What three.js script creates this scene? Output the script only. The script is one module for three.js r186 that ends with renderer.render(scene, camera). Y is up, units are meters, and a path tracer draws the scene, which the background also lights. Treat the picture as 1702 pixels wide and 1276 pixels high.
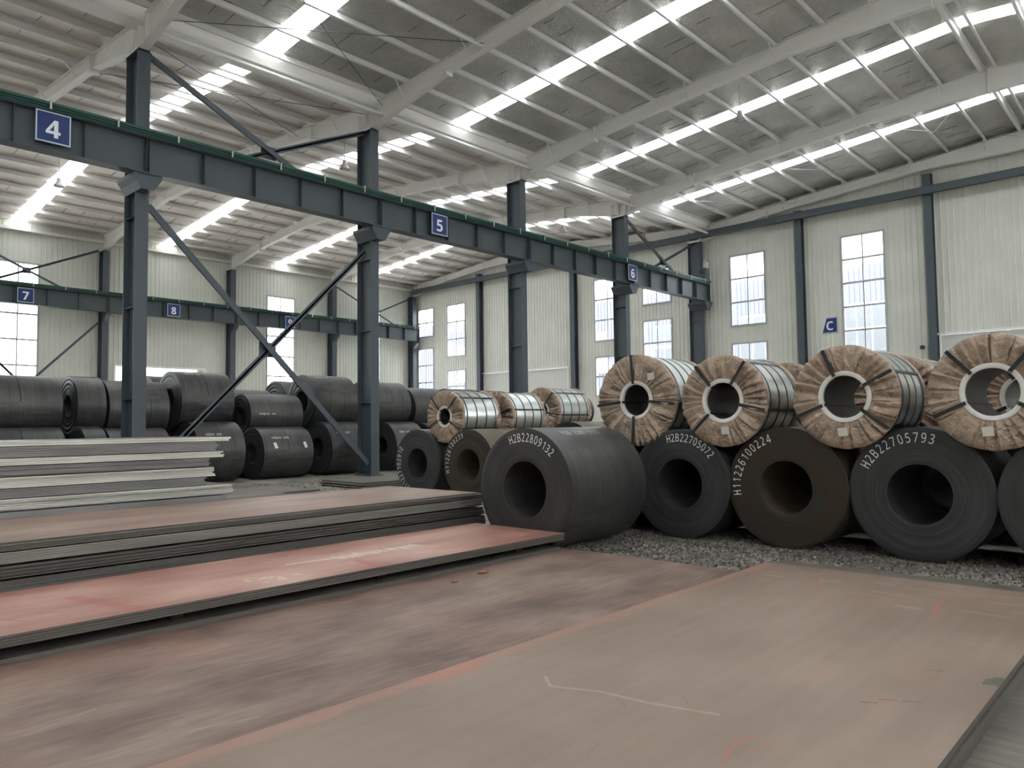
import * as THREE from 'three';
import { mergeGeometries } from 'three/addons/utils/BufferGeometryUtils.js';
import { FontLoader } from 'three/addons/loaders/FontLoader.js';

// ---------------------------------------------------------------- camera, sky, exposure
const scene = new THREE.Scene();
const camera = new THREE.PerspectiveCamera(54.165, 1702 / 1276, 0.05, 600);
const D2R = Math.PI / 180;
camera.rotation.order = 'YXZ';
camera.position.set(0, 1.63, 0);
camera.rotation.set(3.0755 * D2R, 42.737 * D2R, -0.7255 * D2R);
scene.add(camera);
scene.background = new THREE.Color().setRGB(0.95, 0.985, 1.0);   // even overcast sky
scene.backgroundIntensity = 1;
const renderer = new THREE.WebGLRenderer({ antialias: true });
renderer.toneMapping = THREE.LinearToneMapping;
renderer.toneMappingExposure = 14.6;
renderer.shadowMap.enabled = true;

// ---------------------------------------------------------------- helpers
let seed = 1234567;
function rnd() { seed = (seed + 0x6D2B79F5) | 0; let t = Math.imul(seed ^ (seed >>> 15), 1 | seed); t = (t + Math.imul(t ^ (t >>> 7), 61 | t)) ^ t; return ((t ^ (t >>> 14)) >>> 0) / 4294967296; }
const rr = (a, b) => a + (b - a) * rnd();
function plain(g) {
  const n = g.index ? g.toNonIndexed() : g;
  for (const k of Object.keys(n.attributes)) if (!['position', 'normal', 'uv'].includes(k)) n.deleteAttribute(k);
  n.clearGroups();
  return n;
}
const merged = (list) => (list.length === 1 ? list[0] : mergeGeometries(list.map(plain), false));
// a box with its uv in metres
function bx(x0, x1, y0, y1, z0, z1) {
  const w = x1 - x0, h = y1 - y0, d = z1 - z0, g = new THREE.BoxGeometry(w, h, d), uv = g.attributes.uv;
  const s = [[d, h], [d, h], [w, d], [w, d], [w, h], [w, h]];
  for (let i = 0; i < 24; i++) { const f = s[i >> 2]; uv.setXY(i, uv.getX(i) * f[0], uv.getY(i) * f[1]); }
  g.translate((x0 + x1) / 2, (y0 + y1) / 2, (z0 + z1) / 2);
  return g;
}
// a straight bar of rectangular section between two points
function bar(a, b, w, h) {
  const A = new THREE.Vector3(...a), B = new THREE.Vector3(...b), L = A.distanceTo(B);
  const g = new THREE.BoxGeometry(w, h, L), m = new THREE.Matrix4().lookAt(A, B, new THREE.Vector3(0, 1, 0.001));
  m.setPosition(A.add(B).multiplyScalar(0.5));
  return g.applyMatrix4(m);
}
function rod(a, b, r, seg = 8) {
  const A = new THREE.Vector3(...a), B = new THREE.Vector3(...b), L = A.distanceTo(B);
  const g = new THREE.CylinderGeometry(r, r, L, seg);
  g.applyQuaternion(new THREE.Quaternion().setFromUnitVectors(new THREE.Vector3(0, 1, 0), B.clone().sub(A).normalize()));
  g.translate((A.x + B.x) / 2, (A.y + B.y) / 2, (A.z + B.z) / 2);
  return g;
}
function prism(points, depth, z0) {           // polygon in x-y pushed along z
  const g = new THREE.ExtrudeGeometry(new THREE.Shape(points.map((p) => new THREE.Vector2(...p))), { depth, bevelEnabled: false });
  g.translate(0, 0, z0);
  return g;
}
const taken = {};
function numbered(name) { const n = taken[name] = (taken[name] ?? -1) + 1; return n ? `${name}_${String(n).padStart(3, '0')}` : name; }
function tag(o, label, category, group, kind) {
  o.userData.label = label; o.userData.category = category;
  if (group) o.userData.group = group;
  if (kind) o.userData.kind = kind;
  return o;
}
function thing(name, label, category, [x, y, z] = [0, 0, 0], turn = 0, group, kind) {
  const o = new THREE.Group(); o.name = numbered(name); o.position.set(x, y, z); o.rotation.y = turn; scene.add(o);
  return tag(o, label, category, group, kind);
}
function part(name, geos, material, parent, label) {
  const m = new THREE.Mesh(merged([].concat(geos)), material); m.name = name; parent.add(m);
  if (label) m.userData.label = label;
  return m;
}
function one(name, geos, material, label, category, group, kind) {   // a thing of one mesh, geometry in world metres, origin moved to its base
  const g = merged([].concat(geos)); g.computeBoundingBox();
  const b = g.boundingBox, c = [(b.min.x + b.max.x) / 2, b.min.y, (b.min.z + b.max.z) / 2];
  g.translate(-c[0], -c[1], -c[2]);
  const m = new THREE.Mesh(g, material); m.name = numbered(name); m.position.set(...c); scene.add(m);
  return tag(m, label, category, group, kind);
}
function copyOf(o, label, group) { const c = o.clone(); c.name = numbered(o.name.replace(/_\d{3}$/, '')); c.userData = { ...o.userData, ...(label ? { label } : {}), ...(group ? { group } : {}) }; scene.add(c); return c; }

// ---------------------------------------------------------------- textures
function lattice(n, s) { const a = new Float32Array(n * n); let q = s; for (let i = 0; i < a.length; i++) { q = (q * 1664525 + 1013904223) >>> 0; a[i] = q / 4294967296; } return a; }
const LAT = lattice(256, 77);
function vn(x, y, px, py) {   // tiling value noise with periods px, py
  const ix = Math.floor(x), iy = Math.floor(y), fx = x - ix, fy = y - iy, sx = fx * fx * (3 - 2 * fx), sy = fy * fy * (3 - 2 * fy);
  const at = (i, j) => LAT[((((j % py) + py) % py) & 255) * 256 + ((((i % px) + px) % px) & 255)];
  const a = at(ix, iy), b = at(ix + 1, iy), c = at(ix, iy + 1), d = at(ix + 1, iy + 1);
  return a + (b - a) * sx + (c - a) * sy + (a - b - c + d) * sx * sy;
}
function fbm(u, v, fx, fy, oct = 4) { let s = 0, a = 0.5, t = 0; for (let o = 0; o < oct; o++) { s += a * vn(u * fx, v * fy, fx, fy); t += a; a *= 0.5; fx *= 2; fy *= 2; } return s / t; }
const clamp = (x, a = 0, b = 1) => Math.min(b, Math.max(a, x));
const mix = (a, b, t) => a + (b - a) * t;
const mix3 = (a, b, t) => [mix(a[0], b[0], t), mix(a[1], b[1], t), mix(a[2], b[2], t)];
function dataTex(w, h, fn, srgb, rx = 1, ry = 1) {
  const d = new Uint8Array(w * h * 4);
  for (let j = 0; j < h; j++) for (let i = 0; i < w; i++) { const c = fn(i / w, j / h), k = (j * w + i) * 4; d[k] = c[0]; d[k + 1] = c[1]; d[k + 2] = c[2]; d[k + 3] = 255; }
  const t = new THREE.DataTexture(d, w, h); t.wrapS = t.wrapT = THREE.RepeatWrapping; t.magFilter = THREE.LinearFilter; t.minFilter = THREE.LinearMipmapLinearFilter; t.generateMipmaps = true;
  if (srgb) t.colorSpace = THREE.SRGBColorSpace;
  t.repeat.set(rx, ry); t.needsUpdate = true;
  return t;
}
const grey = (v) => { v = clamp(v) * 255; return [v, v, v]; };
// canvas with a per-pixel ground and strokes over it; coordinates in metres (x across, z along)
function plateTex(x0, x1, z0, z1, W, H, ground, draw) {
  const cv = document.createElement('canvas'); cv.width = W; cv.height = H;
  const c = cv.getContext('2d'), im = c.createImageData(W, H);
  for (let j = 0; j < H; j++) for (let i = 0; i < W; i++) { const p = ground(i / W, j / H), k = (j * W + i) * 4; im.data[k] = p[0]; im.data[k + 1] = p[1]; im.data[k + 2] = p[2]; im.data[k + 3] = 255; }
  c.putImageData(im, 0, 0);
  const X = (x) => (x - x0) / (x1 - x0) * W, Z = (z) => (z - z0) / (z1 - z0) * H;
  if (draw) draw(c, X, Z, W / (x1 - x0));
  const t = new THREE.CanvasTexture(cv); t.colorSpace = THREE.SRGBColorSpace; t.anisotropy = 8;
  return t;
}
function stroke(c, X, Z, pts, width, style) {
  c.strokeStyle = style; c.lineWidth = width; c.lineCap = 'round'; c.lineJoin = 'round'; c.beginPath();
  pts.forEach(([x, z], i) => (i ? c.lineTo(X(x), Z(z)) : c.moveTo(X(x), Z(z)))); c.stroke();
}
function blot(c, X, Z, x, z, rx, rz, style, n = 14) {      // ragged patch
  c.fillStyle = style; c.beginPath();
  for (let i = 0; i <= n; i++) { const a = i / n * 2 * Math.PI, k = rr(0.6, 1.15); const px = X(x + Math.cos(a) * rx * k), pz = Z(z + Math.sin(a) * rz * k); i ? c.lineTo(px, pz) : c.moveTo(px, pz); }
  c.fill();
}

const T = {};
T.coarse = dataTex(512, 512, (u, v) => grey(fbm(u, v, 6, 6, 6)), false);
T.streak = dataTex(512, 512, (u, v) => { const s = fbm(u, v, 3, 60, 3), m = fbm(u, v, 5, 5, 4); const k = 212 + 60 * (s - 0.5) + 80 * (m - 0.5); return [k, k * 0.985, k * 0.955]; }, true);
T.rings = dataTex(256, 512, (u, v) => { const q = 0.5 * LAT[Math.floor(v * 150)] + 0.5 * fbm(u, v, 3, 40, 3), w = fbm(u, v, 6, 4, 4); const k = 200 + 120 * (q - 0.5) + 70 * (w - 0.5); return [k, k, k]; }, true);
T.rust = dataTex(256, 256, (u, v) => { const q = LAT[Math.floor(v * 130)], w = fbm(u, v, 5, 4, 5); return mix3([186, 182, 174], [206, 176, 144], clamp((w - 0.45) * 3)).map((c) => c + 50 * (q - 0.5)); }, true);
T.quilt = dataTex(512, 512, (u, v) => { const d = 0.5 + 0.25 * Math.cos((u + v) * 2 * Math.PI * 22) + 0.25 * Math.cos((u - v) * 2 * Math.PI * 22); return grey(0.2 * d + 0.8 * Math.abs(fbm(u, v, 9, 4, 5) - 0.5) * 2); }, false);
T.quiltColor = dataTex(256, 256, (u, v) => { const k = 196 + 70 * (fbm(u, v, 4, 4, 5) - 0.5); return [k, k * 0.995, k * 0.97]; }, true);
T.quiltPale = dataTex(256, 256, (u, v) => { const k = 226 + 40 * (fbm(u, v, 4, 4, 5) - 0.5); return [k, k * 0.965, k * 0.93]; }, true);
T.wrinkle = dataTex(512, 512, (u, v) => grey(1 - Math.abs(fbm(u, v, 10, 10, 5) - 0.5) * 2.6), false);
T.paper = dataTex(512, 512, (u, v) => { const a = fbm(u, v, 5, 5, 5), b = fbm(u + 0.37, v + 0.11, 11, 11, 3); return mix3([138, 117, 100], [186, 165, 144], clamp(a * 1.6 - 0.3)).map((q, i) => q + (b - 0.5) * [30, 22, 22][i]); }, true);
T.floor = dataTex(512, 512, (u, v) => { const a = fbm(u, v, 5, 5, 6), b = fbm(u, v, 60, 60, 3); const k = 126 + 70 * (a - 0.5) + 50 * (b - 0.5); return [k * 1.02, k * 0.98, k * 0.92]; }, true);
T.wall = dataTex(256, 256, (u, v) => { const k = 209 + 16 * (fbm(u, v, 3, 5, 5) - 0.5); return [k, k, k * 0.95]; }, true);

// ---------------------------------------------------------------- materials
const std = (o) => new THREE.MeshStandardMaterial(o), phys = (o) => new THREE.MeshPhysicalMaterial(o);
const rgb = (r, g, b) => new THREE.Color().setRGB(r, g, b);
function tuned(t, x, y) { const c = t.clone(); c.repeat.set(x, y); c.needsUpdate = true; return c; }
const M = {
  wall: std({ map: tuned(T.wall, 0.2, 0.2), roughness: 0.55 }),
  wallPlain: std({ color: rgb(0.62, 0.62, 0.575), roughness: 0.6 }),
  roof: std({ map: tuned(T.quiltColor, 0.15, 0.15), bumpMap: tuned(T.quilt, 0.45, 0.45), bumpScale: 0.06, roughness: 0.42, metalness: 0.25 }),
  roofPale: std({ map: tuned(T.quiltPale, 0.15, 0.15), bumpMap: tuned(T.quilt, 0.45, 0.45), bumpScale: 0.03, roughness: 0.5 }),
  frame: std({ color: rgb(0.8, 0.785, 0.755), roughness: 0.5 }),
  purlin: std({ color: rgb(0.8, 0.79, 0.77), roughness: 0.5 }),
  column: std({ color: rgb(0.062, 0.078, 0.092), roughness: 0.5 }),
  girder: std({ color: rgb(0.062, 0.078, 0.086), roughness: 0.5 }),
  green: std({ color: rgb(0.012, 0.07, 0.052), roughness: 0.45 }),
  fold: std({ color: rgb(0.16, 0.16, 0.155), roughness: 0.6 }),
  clip: std({ color: rgb(0.5, 0.5, 0.47), roughness: 0.5 }),
  galv: std({ color: rgb(0.45, 0.46, 0.46), roughness: 0.45, metalness: 0.4 }),
  dark: std({ color: rgb(0.02, 0.022, 0.025), roughness: 0.6 }),
  winFrame: std({ color: rgb(0.42, 0.43, 0.43), roughness: 0.45 }),
  pane: phys({ color: rgb(0.88, 0.89, 0.91), transmission: 1, thickness: 0, roughness: 0.02, ior: 1.45 }),
  skylight: phys({ color: rgb(0.7, 0.71, 0.71), transmission: 1, thickness: 0, roughness: 0.12, ior: 1.3 }),
  floor: std({ map: tuned(T.floor, 0.35, 0.35), bumpMap: tuned(T.coarse, 0.9, 0.9), bumpScale: 0.03, roughness: 0.95 }),
  outdoors: std({ color: rgb(0.58, 0.57, 0.55), roughness: 0.95 }),
  neighbour: std({ color: rgb(0.14, 0.15, 0.21), roughness: 0.7 }),
  neighbourGlass: std({ color: rgb(0.1, 0.11, 0.12), roughness: 0.3 }),
  white: std({ color: rgb(0.6, 0.6, 0.6), roughness: 0.5 }),
  coil: std({ color: rgb(0.128, 0.132, 0.136), map: tuned(T.streak, 2, 1), bumpMap: tuned(T.coarse, 3, 1), bumpScale: 0.002, roughness: 0.4, metalness: 0.5 }),
  coilFace: std({ color: rgb(0.075, 0.078, 0.078), map: T.rings, roughness: 0.45, metalness: 0.3 }),
  coilRust: std({ color: rgb(0.2, 0.165, 0.12), map: tuned(T.streak, 2, 1), roughness: 0.5, metalness: 0.45 }),
  coilFaceRust: std({ color: rgb(0.072, 0.066, 0.058), map: T.rust, roughness: 0.5, metalness: 0.35 }),
  paint: std({ color: rgb(0.86, 0.86, 0.82), roughness: 0.7 }),
  paintFaint: std({ color: rgb(0.5, 0.49, 0.46), roughness: 0.7 }),
  paper: std({ map: T.paper, bumpMap: tuned(T.wrinkle, 1, 1), bumpScale: 0.025, roughness: 0.4 }),
  ring: std({ color: rgb(0.75, 0.73, 0.69), roughness: 0.4, metalness: 0.2 }),
  silver: std({ color: rgb(0.6, 0.62, 0.61), bumpMap: tuned(T.coarse, 5, 2), bumpScale: 0.006, roughness: 0.26, metalness: 0.95 }),
  strap: std({ color: rgb(0.035, 0.037, 0.04), roughness: 0.4, metalness: 0.4 }),
  sticker: std({ color: rgb(0.6, 0.55, 0.48), roughness: 0.6 }),
  edgePale: std({ color: rgb(0.42, 0.415, 0.39), map: tuned(T.streak, 0.5, 0.5), roughness: 0.5, metalness: 0.3 }),
  edgeBright: std({ color: rgb(0.98, 0.97, 0.92), map: tuned(T.streak, 0.5, 0.5), roughness: 0.45 }),
  edgeMid: std({ color: rgb(0.38, 0.375, 0.385), map: tuned(T.streak, 0.5, 0.5), roughness: 0.5 }),
  edgeDark: std({ color: rgb(0.17, 0.16, 0.15), map: tuned(T.streak, 0.5, 0.5), roughness: 0.55, metalness: 0.3 }),
  plateTop: std({ color: rgb(0.24, 0.22, 0.2), map: tuned(T.streak, 0.5, 0.5), roughness: 0.45, metalness: 0.2 }),
  timber: std({ color: rgb(0.1, 0.07, 0.045), map: tuned(T.streak, 1, 1), roughness: 0.85 }),
};

// ---------------------------------------------------------------- layout numbers
const FR = [-7.7, -15.2, -22.7, -30.2, -37.7];          // portal frames along the hall
const XL = -45.6, XC = -20.25, XR = 10.15, RM = -5.05, RL = -32.72, ZG = -38.0, ZF = 15.2;
const SL = 0.085;
const raftMain = (x) => 12.5 + SL * (x < RM ? x - XC : XR - x);
const raftLeft = (x) => 12.5 + SL * (x < RL ? x + 45.2 : XC - x);
const STRIPS = [-33.3, -26.4, -18.8, -11.1, -3.6, 3.9, 11.4], SW = 0.39;

// ---------------------------------------------------------------- ground and floor
tag(part('ground', bx(-190, 150, -0.4, -0.06, -190, 150), M.outdoors, scene), 'pale concrete yard outside the hall', 'yard', null, 'structure');
taken.ground = 0;
tag(part('floor', bx(XL - 0.12, XR + 0.4, -0.05, 0, ZG - 0.12, ZF + 0.2), M.floor, scene), 'rough dusty earth floor of the steel warehouse', 'floor', null, 'structure');

// ---------------------------------------------------------------- walls with openings
function holeShape(outline, holes) {
  const s = new THREE.Shape(outline.map((p) => new THREE.Vector2(...p)));
  for (const [a, b, c, d] of holes) s.holes.push(new THREE.Path([[a, c], [a, d], [b, d], [b, c]].map((p) => new THREE.Vector2(...p))));
  return s;
}
function ribs(u0, u1, top, holes, pitch = 0.25) {     // ribs of the sheeting, in the u-y plane, standing out along +z
  const out = [];
  for (let u = u0 + pitch / 2; u < u1; u += pitch) {
    const cuts = holes.filter((h) => u > h[0] - 0.06 && u < h[1] + 0.06).sort((a, b) => a[2] - b[2]);
    let y = 0.02; const end = top(u) - 0.02;
    for (const h of [...cuts, [0, 0, end, end]]) { if (h[2] - 0.05 > y) out.push(prism2(u, y, Math.min(h[2] - 0.05, end))); y = Math.max(y, h[3] + 0.05); }
  }
  return out;
}
function prism2(u, y0, y1) {        // one trapezoid rib without a back
  const a = 0.034, b = 0.016, d = 0.026;
  const P = [[u - a, y0, 0], [u - b, y0, d], [u + b, y0, d], [u + a, y0, 0], [u - a, y1, 0], [u - b, y1, d], [u + b, y1, d], [u + a, y1, 0]];
  const g = new THREE.BufferGeometry(), pos = [], uv = [];
  for (const [i, j] of [[0, 1], [1, 2], [2, 3]]) for (const k of [i, j, j + 4, i, j + 4, i + 4]) { pos.push(...P[k]); uv.push(P[k][0] * 1, P[k][1]); }
  g.setAttribute('position', new THREE.Float32BufferAttribute(pos, 3)); g.setAttribute('uv', new THREE.Float32BufferAttribute(uv, 2)); g.computeVertexNormals();
  return g;
}
function wall(name, label, outline, top, u0, u1, holes, place) {
  const g = thing(name, label, 'wall', [0, 0, 0], 0, null, 'structure'); taken[name] = 0; g.name = name;
  const slab = new THREE.ExtrudeGeometry(holeShape(outline, holes), { depth: 0.12, bevelEnabled: false }); slab.translate(0, 0, -0.12);
  const sheet = part('sheet', slab, M.wall, g);
  const rib = part('rib', ribs(u0, u1, top, holes), M.wall, g); rib.userData.kind = 'stuff';
  for (const m of [sheet, rib]) { place(m); }
  return g;
}
const gableTop = (x) => (x < XC ? 0.25 + raftLeft(Math.max(x, -45.9)) : 0.25 + raftMain(x));
// openings on the gable wall: x0, x1, y0, y1, columns, rows, label
const GW = [
  [-45.0, -43.2, 8.45, 10.65, 2, 2, 'small upper gable window of four panes, next to the far corner column'],
  [-45.0, -43.2, 3.6, 7.55, 2, 3, 'lower gable window beside the far corner, below the four-pane one'],
  [-41.65, -39.7, 6.72, 10.62, 2, 3, 'upper gable window of six panes, next to the far shuttered doorway'],
  [-41.65, -39.7, 3.3, 5.7, 2, 2, 'lower gable window left half hidden by coils, next to the far shuttered doorway'],
  [-27.95, -26.0, 6.73, 10.63, 2, 3, 'upper six-pane gable window partly behind the column carrying the six sign'],
  [-27.95, -26.0, 3.3, 5.75, 2, 2, 'lower gable window behind the wrapped coil and column of the six sign'],
  [-24.4, -22.45, 8.6, 10.65, 2, 2, 'small upper gable window glimpsed under the girder end past the six sign'],
  [-24.4, -22.45, 3.6, 7.65, 2, 3, 'lower gable window between the six sign column and the gable column'],
  [-18.77, -16.8, 6.78, 10.64, 2, 3, 'upper six-pane gable window beside the end of the crane girder'],
  [-18.77, -16.8, 3.4, 5.84, 2, 2, 'lower gable window just above the wrapped coils, beside the girder end'],
  [-12.89, -10.9, 4.82, 10.66, 2, 5, 'tall gable window of ten panes beside the letter C sign'],
];
const GD = [[-37.85, -30.1, 0, 5.25], [-8.76, -2.0, 0, 5.42]];
const gHoles = [...GW, ...GD.map(([a, b, c, d]) => [a, b, c + 0.001, d])];
wall('wall_back', 'off-white ribbed steel gable wall with tall windows', [[XL - 0.12, 0], [XR + 0.12, 0], [XR + 0.12, gableTop(XR)], [RM, gableTop(RM)], [XC, gableTop(XC)], [RL, gableTop(RL)], [XL - 0.12, gableTop(XL)]], gableTop, XL, XR, gHoles, (m) => m.position.set(0, 0, ZG));
// left wall: u runs along -z, so u = -z
const LW = [
  [10.2, 12.12, 3.7, 10.5, 2, 5, 'glaring tall window in the long wall behind the seven sign'],
  [25.4, 27.45, 3.7, 10.4, 2, 5, 'tall window in the long wall behind the nine sign'],
  [32.7, 34.7, 3.7, 10.4, 2, 5, 'tall window in the long wall behind the ten sign'],
];
const RW = [-34, -26.4, -18.9, -11.4, -3.9, 3.6, 11.1].map((z, i) => [z - 1, z + 1, 3.7, 10.5, 2, 5, `tall ten-pane window in the plain long wall facing the coil bay, ${['first', 'second', 'third', 'fourth', 'fifth', 'sixth', 'seventh'][i]} from the gable`]);
for (const [a, w] of [[2.9, 'first'], [-4.6, 'second'], [-12.1, 'third']]) LW.push([a, a + 2, 3.7, 10.5, 2, 5, `tall window in the long wall, ${w} one before the glaring window of the seven sign`]);
const LD = [[16.0, 20.75, 0.001, 5.22]];
wall('wall_left', 'off-white ribbed steel long wall behind the far crane girder', [[-ZF, 0], [-ZG, 0], [-ZG, 12.72], [-ZF, 12.72]], () => 12.7, -ZF, -ZG, [...LW, ...LD], (m) => { m.rotation.y = Math.PI / 2; m.position.set(XL, 0, 0); });
wall('wall_right', 'off-white ribbed steel long wall beside the wide bay', [[ZG, 0], [ZF, 0], [ZF, 12.72], [ZG, 12.72]], () => 12.7, ZG, ZF, RW, (m) => { m.rotation.y = -Math.PI / 2; m.position.set(XR + 0.3, 0, 0); });
wall('wall_front', 'off-white ribbed steel end wall facing the gable', [[-XR - 0.4, 0], [-XL, 0], [-XL, gableTop(XL)], [-RL, gableTop(RL)], [-XC, gableTop(XC)], [-RM, gableTop(RM)], [-XR - 0.4, gableTop(XR)]], (u) => gableTop(-u), -XR, -XL, [], (m) => { m.rotation.y = Math.PI; m.position.set(0, 0, ZF); });

// ---------------------------------------------------------------- windows and doors
let winN = 0;
function windowUnit([u0, u1, y0, y1, cols, rows, label], at, turn) {
  const w = new THREE.Group(); w.name = `window_${++winN}`; scene.add(w); tag(w, label, 'window', null, 'structure');
  w.position.set(...at); w.rotation.y = turn;
  const W = u1 - u0, H = y1 - y0, f = 0.06, d0 = -0.11, d1 = 0.045;
  part('window_frame', [bx(-W / 2 - 0.04, -W / 2 + f, -0.04, H + 0.04, d0, d1), bx(W / 2 - f, W / 2 + 0.04, -0.04, H + 0.04, d0, d1), bx(-W / 2 + f, W / 2 - f, -0.04, f, d0, d1), bx(-W / 2 + f, W / 2 - f, H - f, H + 0.04, d0, d1)], M.winFrame, w);
  const cw = W / cols, rh = H / rows;
  for (let i = 1; i < cols; i++) part('mullion', bx(-W / 2 + i * cw - 0.03, -W / 2 + i * cw + 0.03, f, H - f, -0.08, 0.01), M.winFrame, w);
  for (let j = 1; j < rows; j++) part('transom', bx(-W / 2 + f, W / 2 - f, j * rh - 0.045, j * rh + 0.045, -0.085, 0.015), M.winFrame, w);
  for (let i = 0; i < cols; i++) for (let j = 0; j < rows; j++) {
    const p = new THREE.PlaneGeometry(cw - 0.05, rh - 0.08); p.translate(-W / 2 + (i + 0.5) * cw, (j + 0.5) * rh, -0.05);
    part('pane', p, M.pane, w);
  }
}
for (const g of GW) windowUnit(g, [(g[0] + g[1]) / 2, g[2], ZG], 0);
for (const g of RW) windowUnit(g, [XR + 0.3, g[2], (g[0] + g[1]) / 2], -Math.PI / 2);
for (const g of LW) windowUnit(g, [XL, g[2], -(g[0] + g[1]) / 2], Math.PI / 2);
function door(name, label, x0, x1, h) {
  const g = new THREE.Group(); g.name = name; g.position.set((x0 + x1) / 2, 0, ZG); scene.add(g); tag(g, label, 'door', null, 'structure');
  const W = x1 - x0, n = Math.round(W / 1.3);
  for (let i = 0; i < n; i++) part('door_panel', bx(-W / 2 + i * W / n + 0.006, -W / 2 + (i + 1) * W / n - 0.006, 0.01, h - 0.02, -0.11, -0.06), M.wallPlain, g);
  part('header', [bx(-W / 2 - 0.1, W / 2 + 0.1, h, h + 0.09, -0.02, 0.07)], M.frame, g);
  for (const s of [-1, 1]) part('jamb', bx(s * (W / 2 - 0.03) - 0.06, s * (W / 2 - 0.03) + 0.06, 0, h, -0.12, 0.05), M.frame, g);
}
door('door_1', 'wide closed doorway under the far gable wall panel, between two wind columns', GD[0][0], GD[0][1], GD[0][3]);
door('door_2', 'wide closed doorway in the gable wall past the small camera box', GD[1][0], GD[1][1], GD[1][3]);
{
  const g = new THREE.Group(); g.name = 'door_3'; g.position.set(XL, 0, -18.4); g.rotation.y = Math.PI / 2; scene.add(g);
  tag(g, 'open doorway glaring with daylight in the long wall under the eight sign', 'door', null, 'structure');
  part('header', bx(-2.45, 2.9, 5.22, 5.34, -0.12, 0.06), M.frame, g);
  part('jamb', bx(-2.5, -2.38, 0, 5.22, -0.12, 0.06), M.frame, g);
  part('jamb', bx(2.3, 2.42, 0, 5.22, -0.12, 0.06), M.frame, g);
  part('door_post', bx(2.72, 2.9, 0, 5.22, 0.0, 0.18), M.frame, g);
}
{
  const t = new THREE.Group(); t.name = 'trim_1'; scene.add(t); tag(t, 'pale eave strut running along the top of the long wall', 'trim', null, 'structure');
  part('eave_strut', bx(XL + 0.02, XL + 0.3, 12.13, 12.28, -37.6, ZF - 0.2), M.frame, t);
  const v = new THREE.Group(); v.name = 'trim_2'; scene.add(v); tag(v, 'pale box gutter along the valley above the numbered crane girder', 'gutter', null, 'structure');
  part('gutter', [bx(XC - 0.32, XC - 0.28, 12.32, 12.68, -37.9, ZF - 0.1), bx(XC + 0.28, XC + 0.32, 12.32, 12.68, -37.9, ZF - 0.1), bx(XC - 0.32, XC + 0.32, 12.28, 12.33, -37.9, ZF - 0.1)], M.frame, v);
}

// ---------------------------------------------------------------- roof: sheeting, skylights, purlins
const ceiling = new THREE.Group(); ceiling.name = 'ceiling'; scene.add(ceiling);
tag(ceiling, 'sloping foil-lined warehouse roof with rows of skylights and purlins', 'roof', null, 'structure');
function slab(xa, ya, xb, yb, z0, z1, t) {
  const g = prism([[xa, ya], [xb, yb], [xb, yb + t], [xa, ya + t]], z1 - z0, z0), p = g.attributes.position, uv = g.attributes.uv, n = g.attributes.normal;
  for (let i = 0; i < p.count; i++) if (Math.abs(n.getY(i)) > 0.5) uv.setXY(i, p.getX(i), p.getZ(i));
  return g;
}
const slopes = [[XC + 0.2, 12.72 + 0.017, RM, 12.72 + SL * (RM - XC)], [RM, 12.72 + SL * (RM - XC), XR + 0.5, 12.68], [XL - 0.3, 12.68, RL, 12.72 + SL * (XC - RL)], [RL, 12.72 + SL * (XC - RL), XC - 0.2, 12.737]];
for (const [xa, ya, xb, yb] of slopes) {
  let z = ZG - 0.3;
  for (const zc of [...STRIPS, null]) {
    const e = zc === null ? ZF + 0.4 : zc - SW;
    part('roof_panel', slab(xa, ya, xb, yb, z, e, 0.07), xa < XC ? M.roofPale : M.roof, ceiling);
    if (zc !== null) {
      const g = new THREE.PlaneGeometry(1, 1), p = g.attributes.position;
      [[xa, ya, zc - SW - 0.05], [xb, yb, zc - SW - 0.05], [xa, ya, zc + SW + 0.05], [xb, yb, zc + SW + 0.05]].forEach((q, i) => p.setXYZ(i, q[0], q[1] + 0.085, q[2]));
      g.computeVertexNormals();
      part('skylight', g, M.skylight, ceiling);
      z = zc + SW;
    }
  }
}
function purlin(x, y, flip) {
  const s = flip ? -1 : 1, z0 = ZG + 0.02, z1 = ZF - 0.02;
  part('purlin', [bx(x - 0.012, x + 0.012, y + 0.015, y + 0.2, z0, z1), bx(Math.min(x, x + s * 0.08), Math.max(x, x + s * 0.08), y, y + 0.015, z0, z1), bx(Math.min(x, x - s * 0.08), Math.max(x, x - s * 0.08), y + 0.19, y + 0.205, z0, z1)], M.purlin, ceiling);
}
const purlinMain = [-6.55, -8.02, -9.5, -11, -12.5, -14, -15.5, -17, -18.5, -19.75], purlinLeft = [];
for (const x of purlinMain) { purlin(x, raftMain(x), false); purlin(2 * RM - x, raftMain(x), true); }
for (const s of [-1, 1]) { purlin(RM + s * 0.2, raftMain(RM) - 0.03, s < 0); purlin(RL + s * 0.2, raftLeft(RL) - 0.03, s < 0); }
for (let i = 1; i <= 8; i++) for (const s of [-1, 1]) { const x = RL + s * (i * 1.5 + (i === 8 ? -0.2 : 0)); purlinLeft.push(x); purlin(x, raftLeft(x), s > 0); }
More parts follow.
